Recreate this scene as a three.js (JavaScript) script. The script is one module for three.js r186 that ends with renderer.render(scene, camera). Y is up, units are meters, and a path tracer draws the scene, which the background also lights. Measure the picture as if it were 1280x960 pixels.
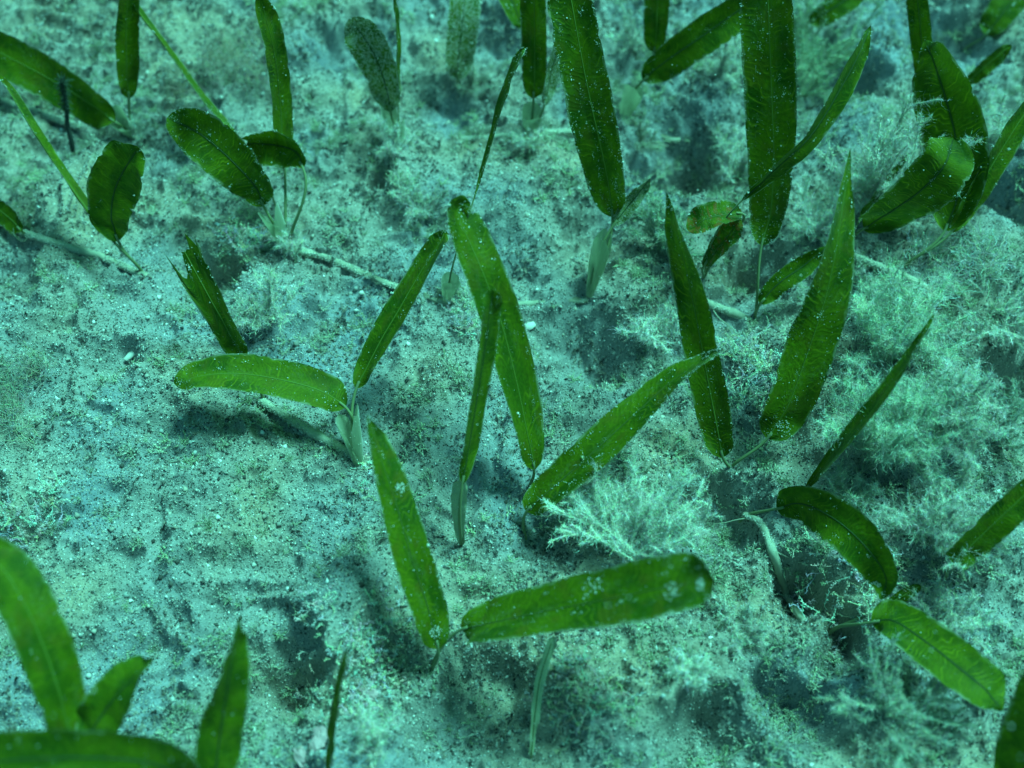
import * as THREE from 'three';

// ---------- camera, water light, exposure ----------
const scene = new THREE.Scene();
const W = 1280, HH = 960;                         // pixel frame of the photograph, used only to read directions
const PITCH = 58 * Math.PI / 180, DIST = 0.21, FOV = 34;
const camera = new THREE.PerspectiveCamera(FOV, W / HH, 0.004, 60);
camera.position.set(0, DIST * Math.sin(PITCH), DIST * Math.cos(PITCH));
camera.lookAt(0, 0, 0);
camera.updateMatrixWorld(true);
camera.focus = 0.201; camera.userData.fStop = 16;
const renderer = new THREE.WebGLRenderer({ antialias: true });
renderer.toneMapping = THREE.LinearToneMapping;
renderer.toneMappingExposure = 1.56;
renderer.shadowMap.enabled = true;
// daylight after some metres of sea water: red is gone, green and blue remain
const WATER = new THREE.Color().setRGB(0.22, 1.0, 0.80);
{
  const w = 64, h = 32, d = new Float32Array(w * h * 4);
  for (let j = 0; j < h; j++) for (let i = 0; i < w; i++) {
    const el = ((j + 0.5) / h - 0.5) * Math.PI;   // smooth downwelling field: brightest straight up
    const k = 0.16 + 0.84 * Math.pow(Math.max(0, Math.sin(el)), 1.3);
    const o = (j * w + i) * 4;
    d[o] = 0.04 * k; d[o + 1] = 0.29 * k; d[o + 2] = 0.33 * k; d[o + 3] = 1;
  }
  const t = new THREE.DataTexture(d, w, h, THREE.RGBAFormat, THREE.FloatType);
  t.mapping = THREE.EquirectangularReflectionMapping; t.magFilter = THREE.LinearFilter; t.needsUpdate = true;
  scene.background = t; scene.environment = t;
}
const sun = new THREE.DirectionalLight(WATER, 4.6);
sun.position.set(0.40, 1, -0.34); sun.target.position.set(0, 0, 0);
sun.castShadow = true; sun.shadow.radius = 36; sun.shadow.mapSize.set(2048, 2048);
Object.assign(sun.shadow.camera, { left: -0.2, right: 0.2, top: 0.2, bottom: -0.2, near: 0.5, far: 2 });
scene.add(sun, sun.target);

// ---------- helpers ----------
function rng(seed) { let a = seed >>> 0; return () => { a = a + 0x6D2B79F5 | 0; let t = Math.imul(a ^ a >>> 15, 1 | a); t = t + Math.imul(t ^ t >>> 7, 61 | t) ^ t; return ((t ^ t >>> 14) >>> 0) / 4294967296; }; }
const hash = (i, j, s) => { let h = Math.imul(i, 374761393) + Math.imul(j, 668265263) + Math.imul(s, 2147483647 - 977) | 0; h = Math.imul(h ^ h >>> 13, 1274126177); h ^= h >>> 16; return (h >>> 0) / 4294967296; };
function noise(x, y, s = 0) {                     // value noise, 0..1
  const i = Math.floor(x), j = Math.floor(y); let u = x - i, v = y - j; u = u * u * (3 - 2 * u); v = v * v * (3 - 2 * v);
  const a = hash(i, j, s), b = hash(i + 1, j, s), c = hash(i, j + 1, s), d = hash(i + 1, j + 1, s);
  return a + (b - a) * u + (c - a) * v + (a - b - c + d) * u * v;
}
const fbm = (x, y, s = 0, n = 3) => { let t = 0, a = 0.5, q = 0; for (let k = 0; k < n; k++) { t += a * noise(x, y, s + k * 17); q += a; a *= 0.5; x = x * 2.03 + 3.1; y = y * 2.03 - 1.7; } return t / q; };
const sst = (a, b, x) => { x = Math.min(1, Math.max(0, (x - a) / (b - a))); return x * x * (3 - 2 * x); };
const lerp = (a, b, t) => a + (b - a) * t, clamp = (x, a, b) => Math.min(b, Math.max(a, x));
const V = (x, y, z) => new THREE.Vector3(x, y, z);
const CAM = camera.position.clone();
function ray(px, py) { return V(px / W * 2 - 1, 1 - py / HH * 2, 0.5).unproject(camera).sub(CAM).normalize(); }
function at(px, py, y) { const d = ray(px, py); return CAM.clone().addScaledVector(d, (y - CAM.y) / d.y); }
function toPx(p) { const q = p.clone().project(camera); return [(q.x + 1) / 2 * W, (1 - q.y) / 2 * HH]; }
const MMPX = 2 * DIST * Math.tan(FOV * Math.PI / 360) / HH * 1000;            // mm per pixel at the middle
const pxToM = (px, p) => px * MMPX / 1000 * p.distanceTo(CAM) / DIST;

// ---------- the seabed's relief ----------
// mounds and hollows read from the photograph: pixel, radius in pixels, height in mm
const RELIEF = [
  [200, 600, 260, 3.5], [90, 420, 120, 1.5], [330, 375, 62, 5], [425, 785, 82, 7.5], [505, 235, 50, 4], [285, 75, 80, 4], [100, 240, 90, 2], [1100, 480, 120, 6], [1190, 610, 110, 5],
  [1090, 190, 70, 5], [820, 395, 48, 4], [850, 290, 60, 3], [1080, 690, 70, 4], [800, 640, 60, 2], [620, 230, 110, 2.5], [600, 470, 70, 2], [760, 850, 110, 3], [960, 470, 60, 3], [1150, 900, 110, 4],
  [880, 850, 60, 3], [60, 640, 60, 3], [520, 720, 80, 2.5], [900, 90, 60, 3], [430, 950, 60, 4], [1230, 340, 70, 3],
  [858, 195, 78, -9], [1062, 95, 60, -10], [725, 430, 70, -6], [1000, 730, 52, -8], [1252, 245, 60, -10], [1262, 470, 52, -8], [362, 845, 62, -8], [905, 630, 62, -6], [610, 890, 110, -5], [1010, 880, 70, -7],
  [478, 235, 26, -4], [268, 345, 42, -4], [430, 60, 60, -5], [160, 470, 40, -3], [930, 340, 45, -6], [560, 130, 70, -4], [1050, 800, 40, -6], [20, 200, 60, -2.5], [740, 300, 50, -2], [15, 345, 60, -4], [680, 660, 70, -3],
  [600, 40, 70, -5], [1180, 30, 70, -6], [880, 930, 70, -5],
].map(([x, y, r, a]) => { const p = at(x, y, 0); return [p.x * 1000, p.z * 1000, pxToM(r, p) * 1000, a]; });
function H(x, z) {
  const X = x * 1000, Z = z * 1000, wx = X + 5 * (noise(X / 7, Z / 7, 3) - 0.5) + 1.6 * (noise(X / 2, Z / 2, 9) - 0.5), wz = Z + 5 * (noise(X / 7, Z / 7, 5) - 0.5) + 1.6 * (noise(X / 2, Z / 2, 11) - 0.5);
  let h = 5 * (fbm(X / 34, Z / 34, 20, 2) - 0.5) + 4.6 * (fbm(wx / 11, wz / 11, 31, 2) - 0.5);
  const b = Math.abs(noise(wx / 4.2, wz / 4.2, 41) - 0.5) * 2; h += 2.4 * (0.5 - b);
  const soft = 1 - 0.5 * paleness(X, Z); h += soft * 1.3 * (noise(wx / 2.1, wz / 2.1, 43) - 0.5) + soft * 1.05 * (noise(X / 1.05, Z / 1.05, 47) - 0.5) + 0.45 * (noise(X / 0.6, Z / 0.6, 49) - 0.5);
  for (const [fx, fz, r, a] of RELIEF) { const dx = wx - fx, dz = wz - fz, q = (dx * dx + dz * dz) / (r * r); if (q < 2.2) h += a * (a > 0 ? 1 - sst(0.25, 1.35, Math.sqrt(q)) : 1.6 * (1 - sst(0.2, 1.1, Math.sqrt(q)))); }
  return h / 1000;
}
function ground(px, py) { let y = 0, p; for (let k = 0; k < 9; k++) { p = at(px, py, y); y = lerp(y, H(p.x, p.z), 0.7); } p.y = H(p.x, p.z); return p; }

// ---------- geometry collector ----------
class Acc {
  constructor() { this.p = []; this.i = []; this.uv = []; this.c = []; }
  vert(x, y, z, u = 0, v = 0, c = null) { this.p.push(x, y, z); this.uv.push(u, v); if (c) this.c.push(c[0], c[1], c[2]); return this.p.length / 3 - 1; }
  tube(pts, rad, sides = 4, c = null) {
    const n = pts.length, T = new THREE.Vector3(), A = V(0.3, 1, 0.2), B = new THREE.Vector3(), N = new THREE.Vector3(); let prev = -1;
    for (let k = 0; k < n; k++) {
      T.subVectors(pts[Math.min(n - 1, k + 1)], pts[Math.max(0, k - 1)]).normalize();
      B.crossVectors(T, A); if (B.lengthSq() < 1e-4) B.crossVectors(T, V(1, 0, 0.3)); B.normalize(); N.crossVectors(B, T); A.copy(N);
      const r = typeof rad === 'function' ? rad(k / (n - 1)) : rad, s0 = this.p.length / 3;
      for (let s = 0; s < sides; s++) { const a = s / sides * Math.PI * 2, ca = Math.cos(a) * r, sa = Math.sin(a) * r; this.vert(pts[k].x + B.x * ca + N.x * sa, pts[k].y + B.y * ca + N.y * sa, pts[k].z + B.z * ca + N.z * sa, s / sides, k / (n - 1), c); }
      if (prev >= 0) for (let s = 0; s < sides; s++) { const a = prev + s, b = prev + (s + 1) % sides, d = s0 + s, e = s0 + (s + 1) % sides; this.i.push(a, b, d, b, e, d); }
      prev = s0;
    }
    if (sides > 3) for (const [s0, flip] of [[this.p.length / 3 - sides, 0], [this.p.length / 3 - sides * n, 1]]) for (let s = 1; s < sides - 1; s++) flip ? this.i.push(s0, s0 + s + 1, s0 + s) : this.i.push(s0, s0 + s, s0 + s + 1);
  }
  spike(p, d, l, r, c = null) {                    // a short tapering hair
    const o = this.p.length / 3, a = Math.abs(d.y) < 0.9 ? V(0, 1, 0) : V(1, 0, 0), B = V().crossVectors(d, a).normalize(), N = V().crossVectors(B, d);
    for (let k = 0; k < 3; k++) { const q = k * 2.0944, x = Math.cos(q) * r, y = Math.sin(q) * r; this.vert(p.x + B.x * x + N.x * y, p.y + B.y * x + N.y * y, p.z + B.z * x + N.z * y, 0, 0, c); }
    this.vert(p.x + d.x * l, p.y + d.y * l, p.z + d.z * l, 1, 1, c); this.i.push(o, o + 1, o + 3, o + 1, o + 2, o + 3, o + 2, o, o + 3);
  }
  hair(p, d, l, r, c, R) {                         // a hair too fine to show its round section
    const o = this.p.length / 3, B = V(R() - 0.5, R() - 0.5, R() - 0.5).cross(d).normalize().multiplyScalar(r);
    this.vert(p.x - B.x, p.y - B.y, p.z - B.z, 0, 0, c); this.vert(p.x + B.x, p.y + B.y, p.z + B.z, 1, 0, c); this.vert(p.x + d.x * l, p.y + d.y * l, p.z + d.z * l, 0.5, 1, c); this.i.push(o, o + 1, o + 2);
  }
  grit(p, r, R, c) {                               // a four-faced speck
    const o = this.p.length / 3, a = R() * 6.28, q = () => r * (0.6 + 0.8 * R());
    this.vert(p.x, p.y + q(), p.z, 0, 0, c); for (let k = 0; k < 3; k++) { const w = q(), f = a + k * 2.0944; this.vert(p.x + Math.cos(f) * w, p.y - r * 0.5 * R(), p.z + Math.sin(f) * w, 0, 1, c); }
    this.i.push(o, o + 2, o + 1, o, o + 3, o + 2, o, o + 1, o + 3, o + 1, o + 2, o + 3);
  }
  crumb(p, r, R, c = null, n = null, flat = 1) {  // an uneven eight-faced crumb
    const o = this.p.length / 3, dirs = [[1, 0, 0], [-1, 0, 0], [0, 1, 0], [0, -1, 0], [0, 0, 1], [0, 0, -1]], ax = R() * 6.3, cs = Math.cos(ax), sn = Math.sin(ax);
    for (const d of dirs) {
      const q = r * (0.55 + 0.9 * R()); let x = (d[0] * cs - d[1] * sn) * q, y = (d[0] * sn + d[1] * cs) * q, z = d[2] * q;
      if (n) { const k = (x * n.x + y * n.y + z * n.z) * (1 - flat); x -= n.x * k; y -= n.y * k; z -= n.z * k; }
      this.vert(p.x + x, p.y + y, p.z + z, R(), R(), c);
    }
    for (const f of [[0, 2, 4], [2, 1, 4], [1, 3, 4], [3, 0, 4], [2, 0, 5], [1, 2, 5], [3, 1, 5], [0, 3, 5]]) this.i.push(o + f[0], o + f[1], o + f[2]);
  }
  geo(base) {
    const g = new THREE.BufferGeometry(), p = new Float32Array(this.p);
    if (base) for (let k = 0; k < p.length; k += 3) { p[k] -= base.x; p[k + 1] -= base.y; p[k + 2] -= base.z; }
    g.setAttribute('position', new THREE.BufferAttribute(p, 3)); g.setAttribute('uv', new THREE.BufferAttribute(new Float32Array(this.uv), 2));
    if (this.c.length) g.setAttribute('color', new THREE.BufferAttribute(new Float32Array(this.c), 3));
    g.setIndex(this.i); g.computeVertexNormals(); return g;
  }
}
const taken = {};
function numbered(n) { const k = taken[n] = (taken[n] ?? -1) + 1; return k ? `${n}_${String(k).padStart(3, '0')}` : n; }
function thing(name, label, category, base, group) {
  const o = new THREE.Group(); o.name = numbered(name); o.position.copy(base); o.userData = { label, category }; if (group) o.userData.group = group; scene.add(o); return o;
}
function part(name, geo, mat, parent, kind) { const m = new THREE.Mesh(geo, mat); m.name = name; m.castShadow = m.receiveShadow = true; if (kind) m.userData.kind = kind; parent.add(m); return m; }
function dataTex(w, h, fn, srgb = false) {
  const d = new Uint8Array(w * h * 4);
  for (let j = 0; j < h; j++) for (let i = 0; i < w; i++) { const c = fn((i + 0.5) / w, (j + 0.5) / h, i, j), o = (j * w + i) * 4; for (let k = 0; k < 3; k++) { let q = clamp(c[k], 0, 1); if (srgb) q = q <= 0.0031308 ? q * 12.92 : 1.055 * Math.pow(q, 1 / 2.4) - 0.055; d[o + k] = Math.round(q * 255); } d[o + 3] = 255; }
  const t = new THREE.DataTexture(d, w, h); t.magFilter = THREE.LinearFilter; t.minFilter = THREE.LinearFilter; t.wrapS = t.wrapT = THREE.RepeatWrapping; if (srgb) t.colorSpace = THREE.SRGBColorSpace; t.needsUpdate = true; return t;
}

// ---------- seabed ----------
// what the bed is made of: pale carbonate sand, grey silt, dark organic detritus, in patches with grain
const PALE_AREAS = [[180, 590, 330], [90, 420, 190], [420, 790, 95], [600, 450, 120], [640, 240, 110], [1100, 480, 150], [1190, 600, 120], [330, 370, 80], [140, 250, 90]].map(([x, y, r]) => { const p = at(x, y, 0); return [p.x * 1000, p.z * 1000, pxToM(r, p) * 1000]; });
function paleness(X, Z) {
  let a = 0; const wx = X + 9 * (noise(X / 9, Z / 9, 71) - 0.5) + 3 * (noise(X / 2.6, Z / 2.6, 74) - 0.5), wz = Z + 9 * (noise(X / 9, Z / 9, 73) - 0.5) + 3 * (noise(X / 2.6, Z / 2.6, 76) - 0.5);
  for (const [x, z, r] of PALE_AREAS) a = Math.max(a, 1 - sst(0.55, 1.05, Math.hypot(wx - x, wz - z) / r));
  return a;
}
function bedColor(X, Z) {
  const n = 0.55 * fbm(X / 11, Z / 11, 61, 4) + 0.25 * noise(X / 1.6, Z / 1.6, 65) + 0.2 * noise(X / 0.7, Z / 0.7, 67);
  const t = sst(0.32, 0.62, n);
  const warm = fbm(X / 13, Z / 13, 80, 2) - 0.5;
  const v = lerp(0.27, 0.34, t);
  return [v * (1.0 + 0.5 * warm), v * (0.97 + 0.1 * warm), v * (0.9 - 0.45 * warm)];
}
{
  const axis = (lo, hi, step, far) => { const a = []; let s = step, q = lo; const left = []; while (q > -far) { s *= 1.14; q -= s; left.unshift(q); } a.push(...left); for (let x = lo; x < hi; x += step) a.push(x); a.push(hi); s = step; q = hi; while (q < far) { s *= 1.14; q += s; a.push(q); } return a; };
  const xs = axis(-0.125, 0.125, 0.00044, 2.5), zs = axis(-0.115, 0.082, 0.00045, 2.5), nx = xs.length, nz = zs.length;
  const p = new Float32Array(nx * nz * 3), c = new Float32Array(nx * nz * 3), uv = new Float32Array(nx * nz * 2), idx = new Uint32Array((nx - 1) * (nz - 1) * 6);
  let k = 0;
  for (let j = 0; j < nz; j++) for (let i = 0; i < nx; i++, k++) {
    const x = xs[i], z = zs[j]; p[k * 3] = x; p[k * 3 + 1] = H(x, z); p[k * 3 + 2] = z;
    const q = bedColor(x * 1000, z * 1000); c[k * 3] = q[0]; c[k * 3 + 1] = q[1]; c[k * 3 + 2] = q[2];
    uv[k * 2] = x / 0.04; uv[k * 2 + 1] = z / 0.04;
  }
  k = 0; for (let j = 0; j < nz - 1; j++) for (let i = 0; i < nx - 1; i++) { const a = j * nx + i; idx.set([a, a + nx, a + 1, a + 1, a + nx, a + nx + 1], k); k += 6; }
  const g = new THREE.BufferGeometry(); g.setAttribute('position', new THREE.BufferAttribute(p, 3)); g.setAttribute('color', new THREE.BufferAttribute(c, 3)); g.setAttribute('uv', new THREE.BufferAttribute(uv, 2)); g.setIndex(new THREE.BufferAttribute(idx, 1)); g.computeVertexNormals();
  const grain = dataTex(512, 512, (u, v, i, j) => { const q = hash(i, j, 5), r = hash(i >> 1, j >> 1, 8), k = 0.5 + 0.35 * q + 0.35 * r; return [k, k, k]; }), bump = dataTex(512, 512, (u, v, i, j) => { const q = 0.6 * hash(i >> 1, j >> 1, 15) + 0.4 * hash(i, j, 12); return [q, q, q]; });
  const m = new THREE.MeshStandardMaterial({ vertexColors: true, map: grain, bumpMap: bump, bumpScale: 0.00008, roughness: 1 }); m.name = 'silty_carbonate_sand';
  const bed = part('seabed', g, m, scene); bed.userData = { kind: 'structure', label: 'pale silty sand seabed with dark hollows', category: 'seabed' };
}

// ---------- loose matter on the bed ----------
function visible(x, z, y, m) { const q = toPx(V(x, y, z)); return q[0] > -m && q[0] < W + m && q[1] > -m && q[1] < HH + m; }
function scatter(name, label, category, geo, mat, count, seed, fn) {
  const R = rng(seed), im = new THREE.InstancedMesh(geo, mat, count), M = new THREE.Matrix4(), Q = new THREE.Quaternion(), E = new THREE.Euler(), S = new THREE.Vector3(), C = new THREE.Color();
  let n = 0; const P = V();
  for (let tries = 0; n < count && tries < count * 6; tries++) {
    const x = lerp(-0.125, 0.125, R()), z = lerp(-0.115, 0.082, R());
    const half = lerp(0.128, 0.076, (z + 0.115) / 0.197); if (Math.abs(x) > half) continue;
    const o = fn(x, z, R); if (!o) continue;
    P.set(x, H(x, z) + o.y, z); E.set(o.rx, o.ry, o.rz); Q.setFromEuler(E); S.set(...o.s); M.compose(P, Q, S); im.setMatrixAt(n, M); C.setRGB(...o.c); im.setColorAt(n, C); n++;
  }
  im.count = n; im.name = name; im.castShadow = im.receiveShadow = true; im.userData = { kind: 'stuff', label, category }; scene.add(im); return im;
}
function grainColor(R, dark = 0.24) { const q = R(); if (q < dark) { const v = 0.035 + 0.06 * R(); return [v, v, v * 0.9]; } if (q < 0.93) { const v = 0.2 + 0.34 * R(), w = (R() - 0.4) * 0.16; return [v * (1 + w), v, v * (0.92 - w)]; } const v = 0.72 + 0.16 * R(); return [v, v, v * 0.96]; }
{
  const R = rng(71), a = new Acc(); a.crumb(V(0, 0, 0), 1, R);
  const mat = new THREE.MeshStandardMaterial({ color: 0xffffff, roughness: 0.85 }); mat.name = 'sand_grain';
  scatter('sand_grains', 'loose pale and dark sand grains strewn over the seabed', 'sand', a.geo(), mat, 380000, 5, (x, z, R) => {
    const X = x * 1000, Z = z * 1000, pl = paleness(X, Z), d = noise(X / 1.2, Z / 1.2, 91); if (R() > 0.5 + 0.4 * pl + 0.4 * (d - 0.5)) return null;
    const big = R(), s = (big < 0.93 ? lerp(0.06, 0.14, R()) : big < 0.994 ? lerp(0.14, 0.24, R()) : lerp(0.24, 0.5, R())) / 1000;
    return { y: s * 0.25, rx: R() * 6, ry: R() * 6, rz: R() * 6, s: [s, s * 0.8, s], c: grainColor(R, 0.3) };
  });
  // flocs: small fluffy balls of silt and fine threads
  const f = new Acc(), R2 = rng(72);
  for (let k = 0; k < 16; k++) { const d = V(R2() - 0.5, R2() * 0.7, R2() - 0.5).normalize().multiplyScalar(0.25 + 0.7 * R2()); f.crumb(d, 0.1 + 0.14 * R2(), R2); }
  for (let k = 0; k < 7; k++) { const d = V(R2() - 0.5, R2() * 0.9, R2() - 0.5).normalize(), pts = []; let p = V(0, 0, 0); for (let i = 0; i < 5; i++) { pts.push(p.clone()); d.add(V(R2() - 0.5, R2() - 0.4, R2() - 0.5).multiplyScalar(0.7)).normalize(); p.addScaledVector(d, 0.38); } f.tube(pts, 0.03, 3); }
  const fm = new THREE.MeshStandardMaterial({ color: 0xffffff, roughness: 1 }); fm.name = 'silt_floc';
  scatter('silt_flocs', 'soft pale silt flakes and fine threads settled on the seabed', 'silt', f.geo(), fm, 60000, 9, (x, z, R) => {
    const X = x * 1000, Z = z * 1000, pl = paleness(X, Z), d = fbm(X / 4, Z / 4, 95, 2); if (R() > sst(0.4, 0.66, d) * (0.95 - 0.65 * pl)) return null;
    const s = lerp(0.22, 0.65, R() * R()) / 1000, c = grainColor(R, 0.22), k = 0.9; return { y: s * 0.1, rx: (R() - 0.5) * 1.2, ry: R() * 6.3, rz: (R() - 0.5) * 1.2, s: [s, s * lerp(0.6, 1.3, R()), s], c: c.map(v => v * k) };
  });
  // algal turf: short branching threads
  const t = new Acc(), R3 = rng(73);
  for (let k = 0; k < 9; k++) {
    const a0 = R3() * 6.3, d = V(Math.cos(a0) * 0.6, 0.9, Math.sin(a0) * 0.6).normalize(), pts = []; let p = V((R3() - 0.5) * 0.3, -0.1, (R3() - 0.5) * 0.3);
    for (let i = 0; i < 6; i++) { pts.push(p.clone()); d.add(V(R3() - 0.5, R3() - 0.5, R3() - 0.5).multiplyScalar(0.75)).normalize(); p.addScaledVector(d, 0.26); if (i > 1) { const e = d.clone().add(V(R3() - 0.5, R3() - 0.3, R3() - 0.5).multiplyScalar(1.6)).normalize(); t.tube([p.clone(), p.clone().addScaledVector(e, 0.14), p.clone().addScaledVector(e, 0.26).add(V(0, 0.05, 0))], 0.022, 3); } }
    t.tube(pts, u => 0.034 - 0.014 * u, 3); for (let i = 0; i < 7; i++) t.crumb(pts[1 + Math.floor(R3() * 5)].clone().add(V(R3() - 0.5, R3() - 0.5, R3() - 0.5).multiplyScalar(0.2)), 0.05 + 0.06 * R3(), R3);
  }
  scatter('algal_turf', 'short pale threadlike algal turf covering the seabed', 'algal turf', t.geo(), fm, 6500, 13, (x, z, R) => {
    const X = x * 1000, Z = z * 1000, pl = paleness(X, Z), right = sst(-15, 50, X), d = fbm(X / 8, Z / 8, 99, 3); if (R() > sst(0.48 - 0.12 * right, 0.7, d) * (0.9 - 0.5 * pl * (1 - right))) return null;
    const s = lerp(0.7, 1.7, R() * R()) / 1000, v = 0.3 + 0.32 * R(), g = R(); return { y: -s * 0.03, rx: (R() - 0.5) * 0.9, ry: R() * 6.3, rz: (R() - 0.5) * 0.9, s: [s, s * lerp(0.6, 1.1, R()), s], c: [v * lerp(1, 0.8, g), v, v * lerp(0.86, 0.6, g)] };
  });
}

// ---------- seagrass ----------
function leafTex(seed, o) {
  const w = 192, h = 768, rib = o.rib, L = 48, wide = 9;
  return dataTex(w, h, (u, v) => {
    const s = (u - 0.5) * 2, a = Math.abs(s), y = v * L, x = s * wide / 2;
    const blot = fbm(x / 2.6 + seed, y / 5.5, seed, 3), fine = noise(x * 5, y * 5, seed + 3);
    const wob = noise(x / 1.2, y / 2, seed + 5) * 1.6 + noise(x / 3, y / 4, seed + 6) * 2.2, ph = (y - a * 2.0 + wob) / 1.05, fr = ph - Math.floor(ph);
    const vein = Math.exp(-Math.pow((fr - 0.5) / 0.11, 2)) * sst(0.02, 0.12, a) * (1 - sst(0.9, 0.97, a)) * sst(0.35, 0.8, noise(Math.floor(ph) * 3.7, s > 0 ? 9 : 2, seed + 8) + 0.1) * sst(0.3, 0.62, fbm(x / 1.5, y / 3, seed + 15, 2));
    let c = [lerp(0.038, 0.1, sst(0.3, 0.72, blot)), lerp(0.1, 0.17, sst(0.3, 0.72, blot)), 0.002];
    const k = 0.8 + 0.4 * fine; c = c.map(q => q * k);
    const mix = (d, t) => { c = c.map((q, i) => lerp(q, d[i], t)); };
    mix([0.24, 0.31, 0.008], vein * o.vein);
    const dk = Math.exp(-Math.pow((fr - 0.1) / 0.1, 2)) * sst(0.05, 0.2, a); mix([0.03, 0.07, 0.004], dk * 0.3 * o.vein);
    mix(rib > 0 ? [0.14, 0.22, 0.01] : [0.010, 0.032, 0.004], Math.exp(-Math.pow(a / 0.055, 2)) * Math.abs(rib));
    mix([0.12, 0.2, 0.012], Math.exp(-Math.pow((a - 0.9) / 0.03, 2)) * 0.45);
    const rim = sst(0.9, 0.99, a + 0.12 * (noise(x * 2, y * 0.9, seed + 51) - 0.5)) * sst(0.35, 0.6, fbm(s > 0 ? 3 : 8, y / 2.2, seed + 53, 3)); mix([0.36, 0.4, 0.26], rim * 0.7);
    const silt = sst(0.56, 0.7, fbm(x / 1.6, y / 3.2, seed + 57, 3)) * sst(0.4, 0.62, noise(x * 4, y * 3, seed + 59)); mix([0.3, 0.33, 0.23], silt * Math.max(0, o.film * 1.1 - 0.2));
    const brown = sst(0.55, 0.75, fbm(x / 1.8, y / 2.4, seed + 21, 2)); mix(o.red ? [0.3, 0.09, 0.02] : [0.13, 0.12, 0.008], brown * o.brown);
    if (o.bleach) mix([0.52, 0.58, 0.36], o.bleach * (0.7 + 0.4 * fine));
    const sp = sst(1 - o.film * 0.75, 1.12 - o.film * 0.6, 0.5 * noise(x * 3.2, y * 1.7, seed + 31) + 0.5 * noise(x * 8, y * 8, seed + 33)); mix([0.36, 0.38, 0.3], sp * 0.8);
    return c;
  }, true);
}
const leafBump = dataTex(128, 512, (u, v) => { const s = (u - 0.5) * 2, a = Math.abs(s), y = v * 48, ph = (y - a * 2.0 + noise(s * 3.7, y / 2, 5) * 1.6 + noise(s * 1.5, y / 4, 6) * 2.2) / 1.05, fr = ph - Math.floor(ph); const q = 0.35 + 0.3 * sst(0.4, 0.65, fbm(s * 3, y / 3, 19, 2)) * Math.exp(-Math.pow((fr - 0.5) / 0.16, 2)) + 0.3 * noise(u * 14, y * 1.6, 7); return [q, q, q]; });
const LEAF = {}, RIB = {};
for (const [n, o] of Object.entries({
  fresh: { rib: 0.4, vein: 0.55, brown: 0.35, film: 0.24, seed: 11 }, dark: { rib: -0.5, vein: 0.5, brown: 0.12, film: 0.2, seed: 23 },
  ladder: { rib: -0.75, vein: 1.0, brown: 0.1, film: 0.24, seed: 37 }, bright: { rib: 0.7, vein: 0.7, brown: 0.3, film: 0.24, seed: 41 }, plain: { rib: 0.12, vein: 0.5, brown: 0.45, film: 0.26, seed: 83 },
  dusty: { rib: 0.2, vein: 0.4, brown: 0.6, red: 1, film: 0.4, seed: 53 }, crust: { rib: -0.2, vein: 0.2, brown: 0.4, film: 0.84, seed: 67 }, pale: { rib: 0.2, vein: 0.2, brown: 0.2, film: 0.7, bleach: 0.95, seed: 71 },
})) {
  LEAF[n] = new THREE.MeshPhysicalMaterial({ map: leafTex(o.seed, o), bumpMap: leafBump, bumpScale: 0.0001, roughness: 0.7, specularIntensity: 0.22, transmission: o.bleach ? 0.05 : 0.45, thickness: 0, side: THREE.DoubleSide }); LEAF[n].name = `${n}_seagrass_leaf`;
  RIB[n] = new THREE.MeshStandardMaterial({ roughness: 0.7, color: new THREE.Color().setRGB(...(o.rib > 0.3 ? [0.085, 0.15, 0.01] : o.rib > 0 ? [0.05, 0.09, 0.008] : [0.016, 0.05, 0.005])) });
}
const M_PET = new THREE.MeshPhysicalMaterial({ color: new THREE.Color().setRGB(0.2, 0.25, 0.11), roughness: 0.7, transmission: 0.2, thickness: 0 }); M_PET.name = 'pale_petiole';
const sheathTex = dataTex(64, 128, (u, v) => { const q = 0.7 + 0.3 * fbm(u * 9, v * 4, 3, 3), f = noise(u * 26, v * 5, 8); return [0.55 * q, (0.62 + 0.08 * f) * q, 0.42 * q]; }, true);
const M_SHEATH = new THREE.MeshPhysicalMaterial({ map: sheathTex, roughness: 0.85, transmission: 0.72, thickness: 0, side: THREE.DoubleSide }); M_SHEATH.name = 'membranous_sheath';
const M_CRUMB = new THREE.MeshStandardMaterial({ vertexColors: true, color: 0xffffff, roughness: 0.95 }); M_CRUMB.name = 'epiphyte_crumbs';
const rhizTex = dataTex(64, 256, (u, v) => { const q = 0.65 + 0.5 * fbm(u * 6, v * 22, 5, 3), d = sst(0.6, 0.8, fbm(u * 3, v * 14, 15, 2)); return [lerp(0.42, 0.17, d) * q, lerp(0.42, 0.18, d) * q, lerp(0.32, 0.12, d) * q]; }, true);
const M_RHIZ = new THREE.MeshStandardMaterial({ map: rhizTex, roughness: 0.8 }); M_RHIZ.name = 'pale_rhizome';

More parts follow.
